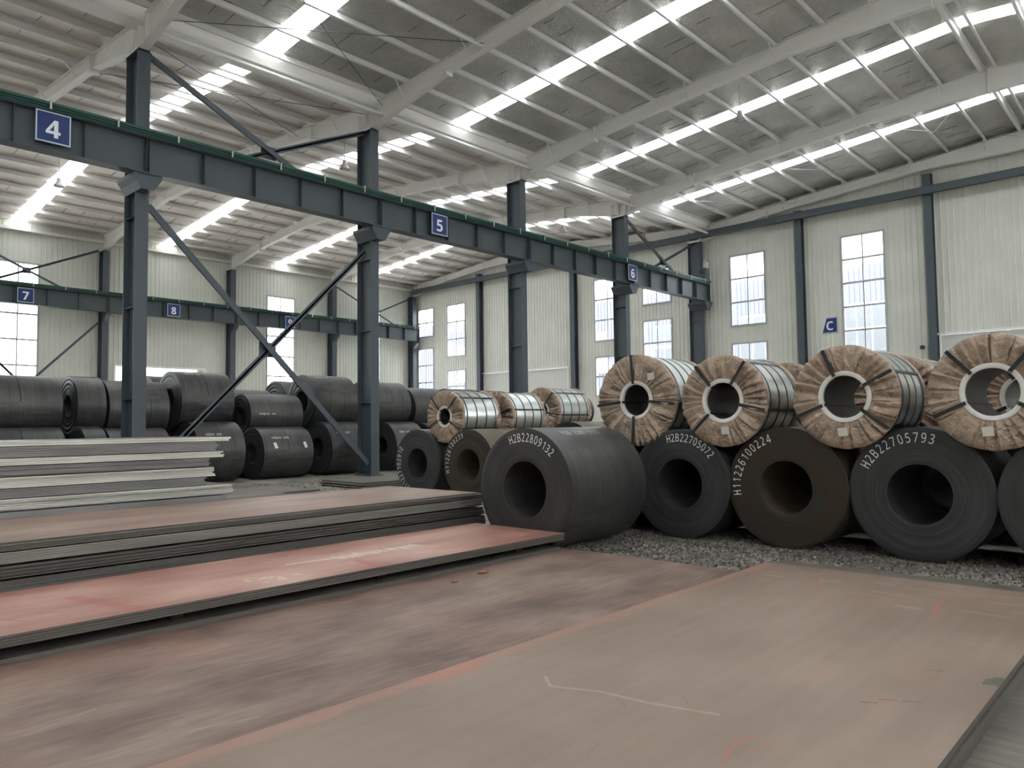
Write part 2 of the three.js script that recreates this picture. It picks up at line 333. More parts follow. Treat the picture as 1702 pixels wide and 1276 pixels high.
{ // folds and slits of the insulation lining, across the purlins
  const folds = [];
  for (const [xs, f] of [[purlinMain, raftMain], [purlinLeft, raftLeft]]) for (const x of xs) for (let z = -37; z < -1; z += 0.94) {
    if (STRIPS.some((q) => Math.abs(q - z) < 0.65) || rnd() < 0.45) continue;
    const a = x + rr(0.12, 0.5), b = Math.min(a + rr(0.35, 1.0), x + 1.42), y = (q) => f(q) + 0.222, dz = rr(-0.25, 0.25);
    if ((f === raftMain ? a < RM && b > RM : a < RL && b > RL)) continue;
    folds.push(bar([a, y(a), z + dz], [b, y(b), z + dz + rr(-0.03, 0.03)], 0.012, 0.03));
  }
  part('lining_fold', folds, M.fold, ceiling).userData.kind = 'stuff';
}

// ---------------------------------------------------------------- rafters of the portal frames
function polyBand(top, bottom) { return [...bottom, ...top.slice().reverse()]; }
function rafter(zf, xa, xb, ridge, roofY, label, knee) {
  const g = thing('roof_rafter', label, 'rafter', [0, 0, zf], 0, 'rafters of the portal frames');
  const half = (x0, s) => {        // depth of the rafter from column (x0) towards the ridge
    const L = Math.abs(ridge - x0), P = [[0, 0.8], [0.36, 0.77], [3.7, 0.43], [L - 4.1, 0.43], [L, 0.8]];
    return P.map(([d, h]) => [x0 + s * d, roofY(x0 + s * d) - h]);
  };
  const lower = [...half(xa, 1), ...half(xb, -1).reverse().slice(1)], upper = [[xa, roofY(xa)], [ridge, roofY(ridge)], [xb, roofY(xb)]];
  part('web', prism(polyBand(upper, lower), 0.014, -0.007), M.frame, g);
  part('bottom_flange', prism(polyBand(lower, lower.map(([x, y]) => [x, y - 0.016])), 0.24, -0.12), M.frame, g);
  part('top_flange', prism(polyBand(upper.map(([x, y]) => [x, y]), upper.map(([x, y]) => [x, y - 0.016])), 0.24, -0.12), M.frame, g);
  for (const [x0, s] of [[xa, 1], [xb, -1]]) {
    const x = x0 + s * 3.75, y = roofY(x); part('splice_plate', bx(x - 0.022, x + 0.022, y - 0.55, y - 0.002, -0.13, 0.13), M.frame, g);
    const k = x0 + s * 0.36; part('stiffener', bx(k - 0.01, k + 0.01, roofY(k) - 0.76, roofY(k) - 0.016, -0.12, 0.12), M.frame, g);
  }
  part('splice_plate', bx(ridge - 0.022, ridge + 0.022, roofY(ridge) - 0.85, roofY(ridge) - 0.01, -0.13, 0.13), M.frame, g);
  const P = knee === 'main' ? purlinMain.filter((_, i) => i % 2 === 0) : purlinLeft.filter((_, i) => i % 4 < 2);
  for (const x of P) {
    const L = Math.min(Math.abs(x - xa), Math.abs(x - xb)), dep = L < 3.7 ? mix(0.78, 0.43, L / 3.7) : 0.43;
    for (const s of [-1, 1]) part('fly_brace', bar([x, roofY(x) - dep + 0.03, s * 0.11], [x, roofY(x) + 0.06, s * 0.5], 0.035, 0.035), M.purlin, g);
  }
  return g;
}
const frameWord = ['through the column past the four sign', 'through the column before the five sign', 'through the column between signs five and six', 'through the column of the six sign', 'lying against the gable wall'];
FR.forEach((z, i) => {
  rafter(z, XC, XR, RM, raftMain, `pale grey rafter spanning the coil bay, ${frameWord[i]}`, 'main');
  rafter(z, -45.2, XC, RL, raftLeft, `pale rafter over the long wall bay, ${frameWord[i]}`, 'left');
});

// ---------------------------------------------------------------- columns
function column(x, z, top, depth, width, label, name = 'steel_column', along = 'x') {   // x, z: centre
  const g = thing(name, label, 'column', [x, 0, z], along === 'x' ? 0 : Math.PI / 2);
  part('web', bx(-depth / 2 + 0.02, depth / 2 - 0.02, 0.03, top, -0.008, 0.008), M.column, g);
  for (const s of [-1, 1]) part('flange', bx(s * depth / 2 - 0.011, s * depth / 2 + 0.011, 0.03, top, -width / 2, width / 2), M.column, g);
  part('base_plate', bx(-depth / 2 - 0.1, depth / 2 + 0.1, 0, 0.03, -width / 2 - 0.08, width / 2 + 0.08), M.column, g);
  part('cap_plate', bx(-depth / 2 - 0.03, depth / 2 + 0.03, top, top + 0.025, -width / 2 - 0.02, width / 2 + 0.02), M.column, g);
  for (let y = 2.4; y < top; y += 2.4) part('stiffener', [bx(-depth / 2 + 0.02, depth / 2 - 0.02, y, y + 0.012, -width / 2 + 0.02, width / 2 - 0.02)], M.column, g);
  return g;
}
const colLabel = ['dark steel column just past the four sign, at the high end of the big cross brace', 'dark steel column before the five sign, at the foot of the big cross brace', 'dark steel column between signs five and six, behind the silver coils', 'dark steel column directly under the six sign', 'dark steel column against the gable wall at the crane girder end'];
FR.forEach((z, i) => {
  const zc = i === 4 ? -37.55 : z, c = column(-20.61, zc, 11.6, 0.72, 0.34, colLabel[i]);
  // bracket that carries the crane girder
  const gus = new THREE.ExtrudeGeometry(new THREE.Shape([[-0.36, 8.225], [-0.36, 8.13], [-0.27, 8.0], [-0.17, 7.82], [0.17, 7.82], [0.27, 8.0], [0.36, 8.13], [0.36, 8.225]].map((p) => new THREE.Vector2(...p))), { depth: 1.1, bevelEnabled: false });
  gus.rotateY(Math.PI / 2); gus.translate(-0.345, 0, 0); part('bracket', gus, M.column, c);
  part('bearing_plate', bx(0.372, 0.8, 8.225, 8.249, -0.44, 0.44), M.column, c);
  part('column_head', [bx(-0.36, 0.36, 11.625, 11.7, -0.17, 0.17), bx(-0.36, -0.34, 11.625, 12.3, -0.16, 0.16), bx(0.34, 0.36, 11.625, 12.3, -0.16, 0.16)], M.frame, c, 'pale grey head');
});
const lwLabel = ['dark steel wall column between signs seven and eight', 'dark steel wall column between signs eight and nine', 'dark steel wall column between signs nine and ten', 'dark steel column in the far corner of the hall'];
FR.slice(1).forEach((z, i) => {
  const c = column(-45.18, i === 3 ? -37.5 : z, 11.6, 0.6, 0.34, lwLabel[i], 'wall_column');
  part('bracket', prism([[0.3, 7.6], [0.75, 7.98], [0.75, 8.1], [0.3, 8.1]], 0.26, -0.13), M.column, c);
});
[[-38.0, 'gable wind column between the far six-pane window and doorway'], [-29.45, 'gable wind column past the far doorway, before the six sign column'], [-14.85, 'gable wind column between the girder-end window and the letter C sign'], [-8.9, 'gable wind column with a small camera box, past the ten-pane window']].forEach(([x, l]) => {
  column(x, -37.78, gableTop(x) - 0.95, 0.36, 0.34, l, 'wind_column', 'z');
});
one('wind_beam', [bx(-45.0, 10.1, 11.83, 11.85, -37.6, -37.34), bx(-45.0, 10.1, 12.14, 12.16, -37.6, -37.34), bx(-45.0, 10.1, 11.85, 12.14, -37.36, -37.345)], M.column, 'long dark steel beam running level across the gable wall columns', 'beam');

// ---------------------------------------------------------------- crane girders
function girder(x, z0, z1, yb, yt, label) {       // z0 > z1
  const g = thing('crane_girder', label, 'crane girder', [x, yb, z0], 0, null), L = z0 - z1, h = yt - yb;
  part('web', bx(-0.008, 0.008, 0.022, h - 0.022, -L + 0.006, -0.006), M.girder, g);
  part('bottom_flange', bx(-0.2, 0.2, 0, 0.022, -L + 0.006, -0.006), M.girder, g);
  part('top_flange', bx(-0.2, 0.2, h - 0.022, h, -L + 0.006, -0.006), M.girder, g);
  for (const s of [-1, 1]) for (let k = 0; k <= 5; k++) { const z = -clamp(k * L / 5, 0.03, L - 0.03); part('stiffener', bx(Math.min(0.009 * s, 0.18 * s), Math.max(0.009 * s, 0.18 * s), 0.022, h - 0.022, z - 0.006, z + 0.006), M.girder, g); }
  part('crane_rail', [bx(-0.05, 0.05, h, h + 0.02, -L, 0), bx(-0.012, 0.012, h + 0.02, h + 0.09, -L, 0), bx(-0.035, 0.035, h + 0.09, h + 0.13, -L, 0)], M.girder, g);
  return g;
}
const GX = -20.03;
[[7.0, -0.2, 'dark crane girder segment running on before the four sign'], [-0.2, -7.7, 'dark crane girder segment bearing the four sign'], [-7.7, -15.2, 'dark crane girder segment over the big cross brace'], [-15.2, -22.7, 'dark crane girder segment bearing the five sign'], [-22.7, -30.2, 'dark crane girder segment ending at the six sign'], [-30.2, -37.75, 'dark crane girder segment from the six sign to the gable wall']].forEach(([a, b, l], i) => { if (i) girder(GX, a, b, 8.25, 9.2, l); });
const LX = -44.55;
[[-7.7, -15.2, 'far crane girder segment by the long wall bearing the seven sign'], [-15.2, -22.7, 'far crane girder segment by the long wall bearing the eight sign'], [-22.7, -30.2, 'far crane girder segment by the long wall bearing the nine sign'], [-30.2, -37.6, 'far crane girder segment by the long wall bearing the ten sign']].forEach(([a, b, l]) => girder(LX, a, b, 8.12, 9.06, l));
// green conductor rails along the girder
function conductor(x, y, z0, z1, label) {
  const g = thing('conductor_rail', label, 'conductor rail', [x, y, z0]);
  for (let k = 0; k < 3; k++) part('green_bar', bx(-0.03 + 0.05 * k, 0.0 + 0.05 * k, 0.05 * k - 0.02, 0.05 * k + 0.045, z1 - z0, 0), M.green, g);
  for (let z = -0.7; z > z1 - z0; z -= 1.5) part('hanger', [bx(-0.05, 0.15, 0.15, 0.175, z - 0.02, z + 0.02), bx(0.1, 0.125, -0.03, 0.175, z - 0.02, z + 0.02)], M.clip, g);
}
conductor(-19.79, 9.22, -0.2, -37.6, 'green conductor rail on top of the numbered crane girder');
conductor(-44.31, 9.08, -7.8, -37.5, 'green conductor rail along the far crane girder by the long wall');
{
  const s = thing('end_stop', 'dark steel crane end stop with pale box at the girder end', 'end stop', [-20.0, 9.331, -37.3]);
  part('post', bx(-0.16, 0.16, 0, 0.75, -0.18, 0.1), M.girder, s);
  part('buffer', bx(-0.1, 0.1, 0.45, 0.65, 0.1, 0.28), M.dark, s);
  part('junction_box', bx(0.02, 0.24, 0.75, 1.05, -0.12, 0.06), M.clip, s);
}

// ---------------------------------------------------------------- signs
function signTexture(text, notch) {
  const cv = document.createElement('canvas'); cv.width = cv.height = 256; const c = cv.getContext('2d');
  c.fillStyle = '#17316a'; c.fillRect(0, 0, 256, 256);
  c.strokeStyle = '#c9d2dc'; c.lineWidth = 10; c.strokeRect(8, 8, 240, 240);
  c.fillStyle = '#e6e8ea'; c.font = 'bold 200px sans-serif'; c.textAlign = 'center'; c.textBaseline = 'middle';
  c.save(); c.translate(128, 138); if (text.length > 1) c.scale(0.85, 1); c.fillText(text, 0, 0); c.restore();
  if (notch) { c.strokeStyle = '#c9d2dc'; c.lineWidth = 14; c.beginPath(); c.moveTo(80, 0); c.lineTo(3, 256); c.stroke(); }
  const t = new THREE.CanvasTexture(cv); t.colorSpace = THREE.SRGBColorSpace; return t;
}
function sign(text, at, turn, w, h, label, notch) {
  const g = thing('number_sign', label, 'sign', at, turn);
  const out = [[-w / 2, 0], [w / 2, 0], [w / 2, h], [notch ? -w * 0.2 : -w / 2, h]];
  part('board', prism(out, 0.012, 0), M.white, g);
  const p = new THREE.ShapeGeometry(new THREE.Shape(out.map((q) => new THREE.Vector2(...q)))); p.translate(0, 0, 0.014);
  { const a = p.attributes.position, u = p.attributes.uv; for (let i = 0; i < a.count; i++) u.setXY(i, a.getX(i) / w + 0.5, a.getY(i) / h); }
  part('printed_face', p, std({ map: signTexture(text, notch), roughness: 0.4 }), g);
}
const SX = GX + 0.2;
sign('4', [SX, 8.42, -5.5], Math.PI / 2, 0.76, 0.76, 'blue sign with white border and white figure four on the crane girder');
sign('5', [SX, 8.4, -17.75], Math.PI / 2, 0.76, 0.76, 'blue sign with white border and white figure five on the crane girder');
sign('6', [SX, 8.4, -30.05], Math.PI / 2, 0.76, 0.76, 'blue sign with white border and white figure six on the crane girder');
[['7', -11.2], ['8', -18.75], ['9', -26.4], ['10', -32.3]].forEach(([t, z]) => sign(t, [LX + 0.199, 8.2, z], Math.PI / 2, 0.76, 0.76, `blue sign with white figure ${{ 7: 'seven', 8: 'eight', 9: 'nine', 10: 'ten' }[t]} on the far girder by the long wall`));
sign('C', [-13.55, 5.95, ZG + 0.03], 0, 0.78, 0.78, 'blue sign with white letter C and cut corner on the gable wall', true);

// ---------------------------------------------------------------- bracing
function crossBrace(a, b, c, d, w, label, mat = M.column, plate = true) {
  const g = thing('cross_brace', label, 'brace', [a[0], 0, (a[2] + b[2]) / 2]), o = g.position;
  const q = (p) => [p[0] - o.x, p[1], p[2] - o.z];
  part('diagonal', [bar(q(a), q(b), w, w * 0.35), bar(q(a).map((v, i) => v + (i === 0 ? w / 2 : 0)), q(b).map((v, i) => v + (i === 0 ? w / 2 : 0)), w * 0.2, w)], mat, g);
  part('diagonal', [bar(q(c).map((v, i) => v - (i === 0 ? w * 0.8 : 0)), q(d).map((v, i) => v - (i === 0 ? w * 0.8 : 0)), w, w * 0.35), bar(q(c).map((v, i) => v - (i === 0 ? w * 0.4 : 0)), q(d).map((v, i) => v - (i === 0 ? w * 0.4 : 0)), w * 0.2, w)], mat, g);
  if (plate) { const m = [0, 1, 2].map((i) => (q(a)[i] + q(b)[i] + q(c)[i] + q(d)[i]) / 4); part('gusset_plate', bx(m[0] - w * 0.5, m[0] - w * 0.35, m[1] - w * 1.3, m[1] + w * 1.3, m[2] - w * 1.6, m[2] + w * 1.6), mat, g); }
}
const bX = -20.45;
crossBrace([bX, 7.55, -7.9], [bX, 0.39, -15.02], [bX, 0.33, -7.9], [bX, 7.5, -15.02], 0.17, 'big dark steel cross brace reaching the floor beneath the crane girder, past the four sign');
crossBrace([bX, 11.6, -7.9], [bX, 8.3, -15.0], [bX, 8.3, -7.9], [bX, 11.55, -15.0], 0.15, 'dark steel cross brace above the crane girder, beyond the four sign');
crossBrace([bX, 11.6, -30.4], [bX, 8.4, -37.3], [bX, 8.4, -30.4], [bX, 11.55, -37.3], 0.13, 'dark steel cross brace above the crane girder, between the six sign and the gable');
const lX = -44.95;
crossBrace([lX, 11.6, -7.9], [lX, 8.4, -14.85], [lX, 8.4, -7.9], [lX, 11.6, -14.85], 0.12, 'thin steel cross brace on the long wall above the seven sign');
crossBrace([lX, 0.3, -7.9], [lX, 7.55, -14.85], [lX, 7.55, -7.9], [lX, 0.3, -14.85], 0.12, 'thin steel cross brace on the long wall below the seven sign');
crossBrace([lX, 11.5, -30.46], [lX, 8.5, -37.3], [lX, 8.5, -30.46], [lX, 11.5, -37.3], 0.1, 'thin steel cross brace on the long wall above the ten sign');
// struts and sag rods under the roof
const bayWord = ['over the big cross brace', 'over the five sign', 'before the six sign', 'between the six sign and the gable'];
for (let i = 0; i < 4; i++) one('strut_tube', rod([XC + 0.5, 12.02, FR[i]], [XC + 0.5, 12.02, FR[i + 1]], 0.057, 12), M.purlin, `pale round strut tube beside the valley gutter, ${bayWord[i]}`, 'strut');
one('strut_tube', rod([-15.0, 12.62, FR[0]], [-15.0, 12.62, FR[1]], 0.057, 12), M.purlin, 'pale round strut tube between rafters in the coil bay past the four sign', 'strut');
function rodPair(xa, xb, z0, z1, roofY, mat, label) {
  const g = thing('tie_rod', label, 'tie rod', [xa, 0, z0]);
  for (const [p, q] of [[xa, xb], [xb, xa]]) part('rod', rod([p - xa, roofY(p) - 0.2, 0], [q - xa, roofY(q) - 0.2, z1 - z0], 0.011, 6), mat, g);
}
rodPair(-19.8, -15, FR[0], FR[1], raftMain, M.column, 'crossed dark tie rods under the coil bay roof past the four sign');
rodPair(-25, -20.8, FR[0], FR[1], raftLeft, M.column, 'crossed dark tie rods by the valley above the big cross brace');
[[-19.8, -15, 'next to the girder end column'], [-15, -10, 'above the letter C sign'], [-10, -5.3, 'next to the ridge']].forEach(([a, b, l]) => rodPair(a, b, FR[3], FR[4], raftMain, M.galv, `crossed bright tie rods under the last roof bay, ${l}`));
rodPair(-32, -26, FR[3], FR[4], raftLeft, M.galv, 'crossed bright tie rods under the last roof bay by the long wall');

// ---------------------------------------------------------------- hanging lamps (unlit in daylight)
function lamp([x, y, z], label) {
  const g = thing('high_bay_lamp', label, 'lamp', [x, y, z]);
  const prof = [[0.03, 0.36], [0.08, 0.35], [0.085, 0.2], [0.11, 0.17], [0.17, 0.08], [0.215, 0.0], [0.205, 0.0], [0.16, 0.07], [0.1, 0.15], [0.0, 0.17]].map((p) => new THREE.Vector2(...p));
  part('shade', new THREE.LatheGeometry(prof, 20), M.white, g);
  part('lens', new THREE.SphereGeometry(0.12, 14, 8).scale(1, 0.45, 1).translate(0, 0.03, 0), M.white, g);
  part('hanger', rod([0, 0.35, 0], [0, (x > XC ? raftMain(x) : raftLeft(x)) + 0.225 - y, 0], 0.012, 6), M.clip, g);
}
lamp([-11.55, 12.15, -24.45], 'bell-shaped grey pendant lamp under the coil bay roof');
lamp([-25.0, 11.95, -17.3], 'bell-shaped grey pendant lamp hanging beyond the upper cross brace');
lamp([-25.1, 11.95, -31.4], 'bell-shaped grey pendant lamp hanging behind the six sign column');
lamp([-35.5, 12.0, -10.1], 'bell-shaped grey pendant lamp hanging over the coil rows above the seven sign');
{
  const c = thing('camera_box', 'small dark camera box on the gable wind column by the doorway', 'camera', [-9.3, 4.8, -37.75]);
  part('housing', bx(-0.12, 0.02, 0, 0.16, 0, 0.24), M.dark, c); part('bracket', bx(0.02, 0.28, 0.05, 0.1, 0.02, 0.08), M.galv, c);
}

// ---------------------------------------------------------------- neighbouring buildings seen through the windows
{
  const b = thing('neighbour_building', 'pale blue ribbed steel building seen through the gable windows', 'building', [-18, 0, -53]);
  part('wall', bx(-45, 45, -0.06, 12.3, -6, 0), M.neighbour, b);
  const rb = []; for (let x = -44.8; x < 45; x += 0.34) { const g = prism2(0, 0, 12.2); g.scale(1.6, 1, 4); g.translate(x, 0, 0); rb.push(g); }
  part('rib', rb, M.neighbour, b).userData.kind = 'stuff';
  for (const x of [-37, -29, -21, -13.5, -6.0, 1.4, 9, 17, 25]) { const w = part('window', [bx(x - 1.5, x + 1.5, 5.95, 9.5, 0, 0.12)], M.white, b); for (const k of [-0.98, 0, 0.98]) for (const y of [6.1, 7.85]) part('pane', bx(x + k - 0.45, x + k + 0.45, y, y + 1.52, 0.12, 0.14), M.neighbourGlass, w); }
  const a = thing('neighbour_shed', 'low pale shed seen through the long wall windows', 'building', [-80, 0, -45]);
  part('wall', bx(-5, 0, -0.06, 6.5, -30, 30), M.neighbour, a);
  part('roof', prism([[-5.4, 6.5], [0.5, 6.5], [-2.5, 7.6]], 61, -30.5), M.white, a);
}

// ---------------------------------------------------------------- steel coils
const font = await new FontLoader().loadAsync('fonts/droid/droid_sans_regular.typeface.json');
function glyph(ch, h) { const g = new THREE.ShapeGeometry(font.generateShapes(ch, h * 1.36), 3); g.computeBoundingBox(); const b = g.boundingBox; g.translate(-(b.min.x + b.max.x) / 2, -h / 2, 0); return plain(g); }
function coilGeo(r, ri, L, seg = 72, rough = 0.004) {      // axis along z, front face at z = 0, centre at height r
  const face = (z, s) => { const p = [], n = Math.round((r - ri) / 0.028); for (let i = 0; i <= n; i++) { const q = ri + (r - ri) * i / n, e = i === 0 || i === n ? 0 : rr(-rough, rough); p.push([q, z + s * e + (i === 0 || i === n ? -s * 0.006 : 0)]); } return p; };
  const lathe = (p) => { const g = new THREE.LatheGeometry(p.map((q) => new THREE.Vector2(...q)), seg); g.rotateX(Math.PI / 2); g.translate(0, r, 0); return g; };
  const mk = (pts) => lathe(pts.map(([a, b]) => [a, b]));
  return { front: mk(face(0, 1).reverse()), back: mk(face(-L, -1)), bore: mk([[ri, -0.006], [ri, -L * 0.5], [ri, -L + 0.006]]), outer: mk([[r, -L + 0.006], [r, -L * 0.67], [r + 0.002, -L * 0.34], [r, -0.006]]) };
}
function bandGeo(r, z, w) { const g = new THREE.CylinderGeometry(r + 0.004, r + 0.004, w, 64, 1, true); g.rotateX(Math.PI / 2); g.translate(0, 0, z); return g; }
function blackCoil({ at, r = 0.765, ri = 0.34, L = 1.5, label, group, text, a0 = 0, a1 = 0, rust = false, th = 0.082, sideText, spin = 0, loose = 0.004 }) {
  const g = thing('steel_coil', label, 'steel coil', at, 0, group), q = coilGeo(r, ri, L, 96, loose);
  part('winding', [q.front, q.back], rust ? M.coilFaceRust : M.coilFace, g);
  part('bore', q.bore, rust ? M.coilRust : M.coil, g);
  part('outer_wrap', q.outer, rust ? M.coilRust : M.coil, g);
  const tail = new THREE.CylinderGeometry(r + 0.005, r + 0.005, L - 0.02, 24, 1, true, spin + 0.4, 0.9); tail.rotateX(Math.PI / 2); tail.translate(0, r, -L / 2); part('outer_end', tail, rust ? M.coilRust : M.coil, g);
  if (text) {
    const R = r * 0.83, out = []; [...text].forEach((ch, i) => { const a = mix(a0, a1, i / (text.length - 1)) * D2R, k = glyph(ch, th); k.scale(0.72, 1, 1); k.rotateZ(-a + rr(-0.04, 0.04)); k.translate(Math.sin(a) * R, r + Math.cos(a) * R, loose + 0.003); out.push(k); });
    part('painted_number', out, M.paint, g, 'white painted number ' + text);
  }
  if (sideText) {
    const out = []; [...sideText].forEach((ch, i) => { if (ch === ' ') return; const k = glyph(ch, 0.075); k.scale(0.8, 1, 1); k.rotateY(Math.PI / 2); k.translate(r + 0.006, 0, -L * 0.24 - i * 0.062); k.rotateZ(1.12); k.translate(0, r, 0); out.push(k); });
    part('painted_number', out, M.paintFaint, g);
  }
  return g;
}
const FZ = -9.4;
blackCoil({ at: [-6.5, 0, -7.24], r: 0.79, ri: 0.365, L: 1.65, label: 'big black steel coil painted H2B22809132, lying in front of the coil row', text: 'H2B22809132', a0: -19, a1: 44, sideText: 'H2B 2280 9132', loose: 0.003, th: 0.08 });
blackCoil({ at: [-5.5, 0, FZ], ri: 0.35, label: 'black steel coil painted H2B22705072, between the big loose coil and a rusty one', text: 'H2B22705072', a0: -14, a1: 50 });
blackCoil({ at: [-4.0, 0, FZ - 0.05], r: 0.775, ri: 0.345, label: 'brown-black rusty steel coil painted H11226100224 in the lower row', text: 'H11226100224', a0: -98, a1: -18, rust: true, loose: 0.0025 });
blackCoil({ at: [-2.46, 0, FZ - 0.1], r: 0.77, ri: 0.345, label: 'black steel coil painted H2B22705793 in the lower row', text: 'H2B22705793', a0: -60, a1: 14, loose: 0.005 });
blackCoil({ at: [-0.92, 0, FZ - 0.05], label: 'black unmarked steel coil at the end of the lower row, beside coil H2B22705793' });
blackCoil({ at: [-7.06, 0, FZ - 0.1], label: 'black steel coil hidden behind the big loose coil, carrying a wrapped coil', L: 1.4 });
const row2 = 'black coils in the second line behind the front row';
for (const x of [-7.1, -5.52, -4.0, -2.46, -0.92]) blackCoil({ at: [x, 0, -11.35], L: 1.5, label: 'black steel coil in the second line behind the marked lower row', group: row2 });
for (const x of [-6.3, -4.76, -3.2, -1.66, -0.1]) blackCoil({ at: [x, 0, -13.0], L: 1.5, label: 'black steel coil in the third line behind the marked lower row', group: 'black coils in the third line behind the front row' });
blackCoil({ at: [-13.34, 0, -11.2], r: 0.77, ri: 0.335, L: 1.5, label: 'black steel coil painted H11227102910 beside the dark column', text: 'H11227102910', a0: -152, a1: -60, th: 0.1 });
blackCoil({ at: [-11.66, 0, -11.2], r: 0.77, ri: 0.345, L: 1.5, rust: true, label: 'rusty steel coil painted H11226100239 under the silver wrapped coils', text: 'H11226100239', a0: -104, a1: -16, th: 0.08 });
const row3 = 'rusty coils under the silver wrapped coils';
for (const [x, z, r] of [[-13.4, -12.95, 0.77], [-11.7, -12.95, 0.77], [-13.95, -15.2, 0.84], [-12.1, -15.2, 0.84]]) blackCoil({ at: [x, 0, z], r, L: 1.5, rust: true, label: 'rusty steel coil carrying silver wrapped coils behind the painted ones', group: row3 });

// dark coils stacked by the long wall: one of each kind, then copies
const protos = [];
function stackCoil(x, y, z0, z1, r, layer, i) {
  const k = i % 3;
  let c;
  const line = { '-22.2': 'front', '-24.02': 'second', '-25.84': 'third', '-23.11': 'front', '-24.93': 'second' }[x], group = `${line} line, ${layer === 'lo' ? 'lower' : 'upper'} layer of dark coils by the long wall`;
  const label = `dark steel coil in the ${line} line, ${layer === 'lo' ? 'lower' : 'upper'} layer, beyond the crane columns`;
  if (!protos[k]) {
    c = thing('dark_coil', label, 'steel coil', [0, 0, 0], 0, group); protos[k] = c;
    const q = coilGeo(0.85, [0.33, 0.36, 0.3][k], 1.5, 64, [0.006, 0.012, 0.02][k]);
    part('winding', [q.front, q.back], M.coilFace, c); part('bore', q.bore, M.coil, c); part('outer_wrap', q.outer, M.coil, c);
    if (k !== 2) for (const zb of k ? [-0.5, -1.0] : [-0.75]) { const b = bandGeo(0.85, zb, 0.03); b.translate(0, 0.85, 0); part('strap', b, M.strap, c); }
    const tail = new THREE.CylinderGeometry(0.856, 0.856, 1.48, 20, 1, true, 0.9 + k, 0.8); tail.rotateX(Math.PI / 2); tail.translate(0, 0.85, -0.75); part('outer_end', tail, M.coil, c);
  } else c = copyOf(protos[k], label, group);
  c.position.set(x, y, z0); c.scale.set(r / 0.85, r / 0.85, (z0 - z1) / 1.5);
  return c;
}
const lower = [[-4.5, -6.4, 0.85], [-6.85, -7.38, 0.86], [-7.47, -9.05, 0.83], [-9.75, -11.2, 0.91], [-11.85, -13.6, 0.82], [-14.25, -15.75, 0.9], [-16.95, -18.3, 0.89], [-18.75, -20.3, 0.86], [-20.6, -22.1, 0.85], [-22.5, -24.0, 0.85], [-24.4, -26, 0.84], [-26.5, -28, 0.86], [-28.4, -30, 0.85], [-30.5, -32, 0.85]];
const upper = [[-4.6, -6.55, 0.83], [-6.9, -7.62, 0.83], [-7.7, -9.35, 0.82], [-9.65, -11.3, 0.9], [-11.95, -13.85, 0.7], [-14.2, -15.9, 0.94], [-16.65, -18.4, 0.88], [-18.65, -20.25, 0.83], [-20.85, -22.4, 0.85], [-22.7, -24.2, 0.84], [-24.6, -26.1, 0.82], [-26.6, -28.1, 0.83], [-28.6, -30.1, 0.82]];
let ci = 0;
const ordinal = ['', 'first', 'second', 'third', 'fourth', 'fifth', 'sixth', 'seventh', 'eighth', 'ninth', 'tenth'];
const rank = (i, layer) => i === 4 ? 'dark steel coil resting in the upper layer above the white-tagged coil' : `front ${layer}-layer dark coil, ${ordinal[Math.abs(i - 4)]} from the white-tagged one ${i > 4 ? 'towards' : 'away from'} the gable`;
lower.forEach(([a, b, r], li) => { for (const x of [-22.2, -24.02, -25.84]) { const c = stackCoil(x, 0, a, b, r, 'lo', ci++); if (x === -22.2) c.userData.label = rank(li, 'lower'); if (x === -22.2 && a === -11.85) c.userData.label = 'dark steel coil with two white tags, in the front line, lower layer';
  if (x === -22.2 && a === -11.85) for (const [u, t] of [[-0.35, 0.3], [-1.25, 0.3]]) { const p = new THREE.PlaneGeometry(0.09, 0.2); p.rotateZ(0.2); p.rotateY(Math.PI / 2); p.translate(0.858, 0, u); p.rotateZ(t); p.translate(0, 0.85, 0); part('tag', p, M.paint, c, 'white paper tag'); } } });
upper.forEach(([a, b, r], i) => { for (const x of [-23.11, -24.93]) { const R = lower[Math.min(i, lower.length - 1)][2], q = x < -24 ? Math.max(0.8, Math.min(r + 0.03, 0.88)) : r; const cy = R + Math.sqrt((R + q) ** 2 - 0.91 ** 2); const c = stackCoil(x, cy - q, a, b, q, 'up', ci++); if (x > -24) c.userData.label = rank(i, 'upper'); } });

// faint white paint marks on the sides of some of the stacked coils
function paintMark(c, t, z0, n) {
  const out = [];
  for (let i = 0; i < n; i++) { if (i === 5) continue; const p = new THREE.PlaneGeometry(0.035, 0.06 + 0.02 * ((i * 7) % 3)); p.rotateY(Math.PI / 2); p.translate(0.862, 0, z0 - i * 0.058); p.rotateZ(t); p.translate(0, 0.85, 0); out.push(p); }
  part('paint_mark', out, M.paintFaint, c, 'row of faint white paint marks').userData.kind = 'stuff';
}
scene.children.filter((o) => /dark_coil/.test(o.name) && Math.abs(o.position.x + 22.2) < 0.01).forEach((c, i) => { if ([3, 4, 5, 6].includes(i)) paintMark(c, 0.62, -0.3, 9); });
scene.children.filter((o) => /dark_coil/.test(o.name) && Math.abs(o.position.x + 23.11) < 0.01).forEach((c, i) => { if ([3, 4, 5].includes(i)) paintMark(c, i === 4 ? 0.05 : 1.1, -0.25, 8); });

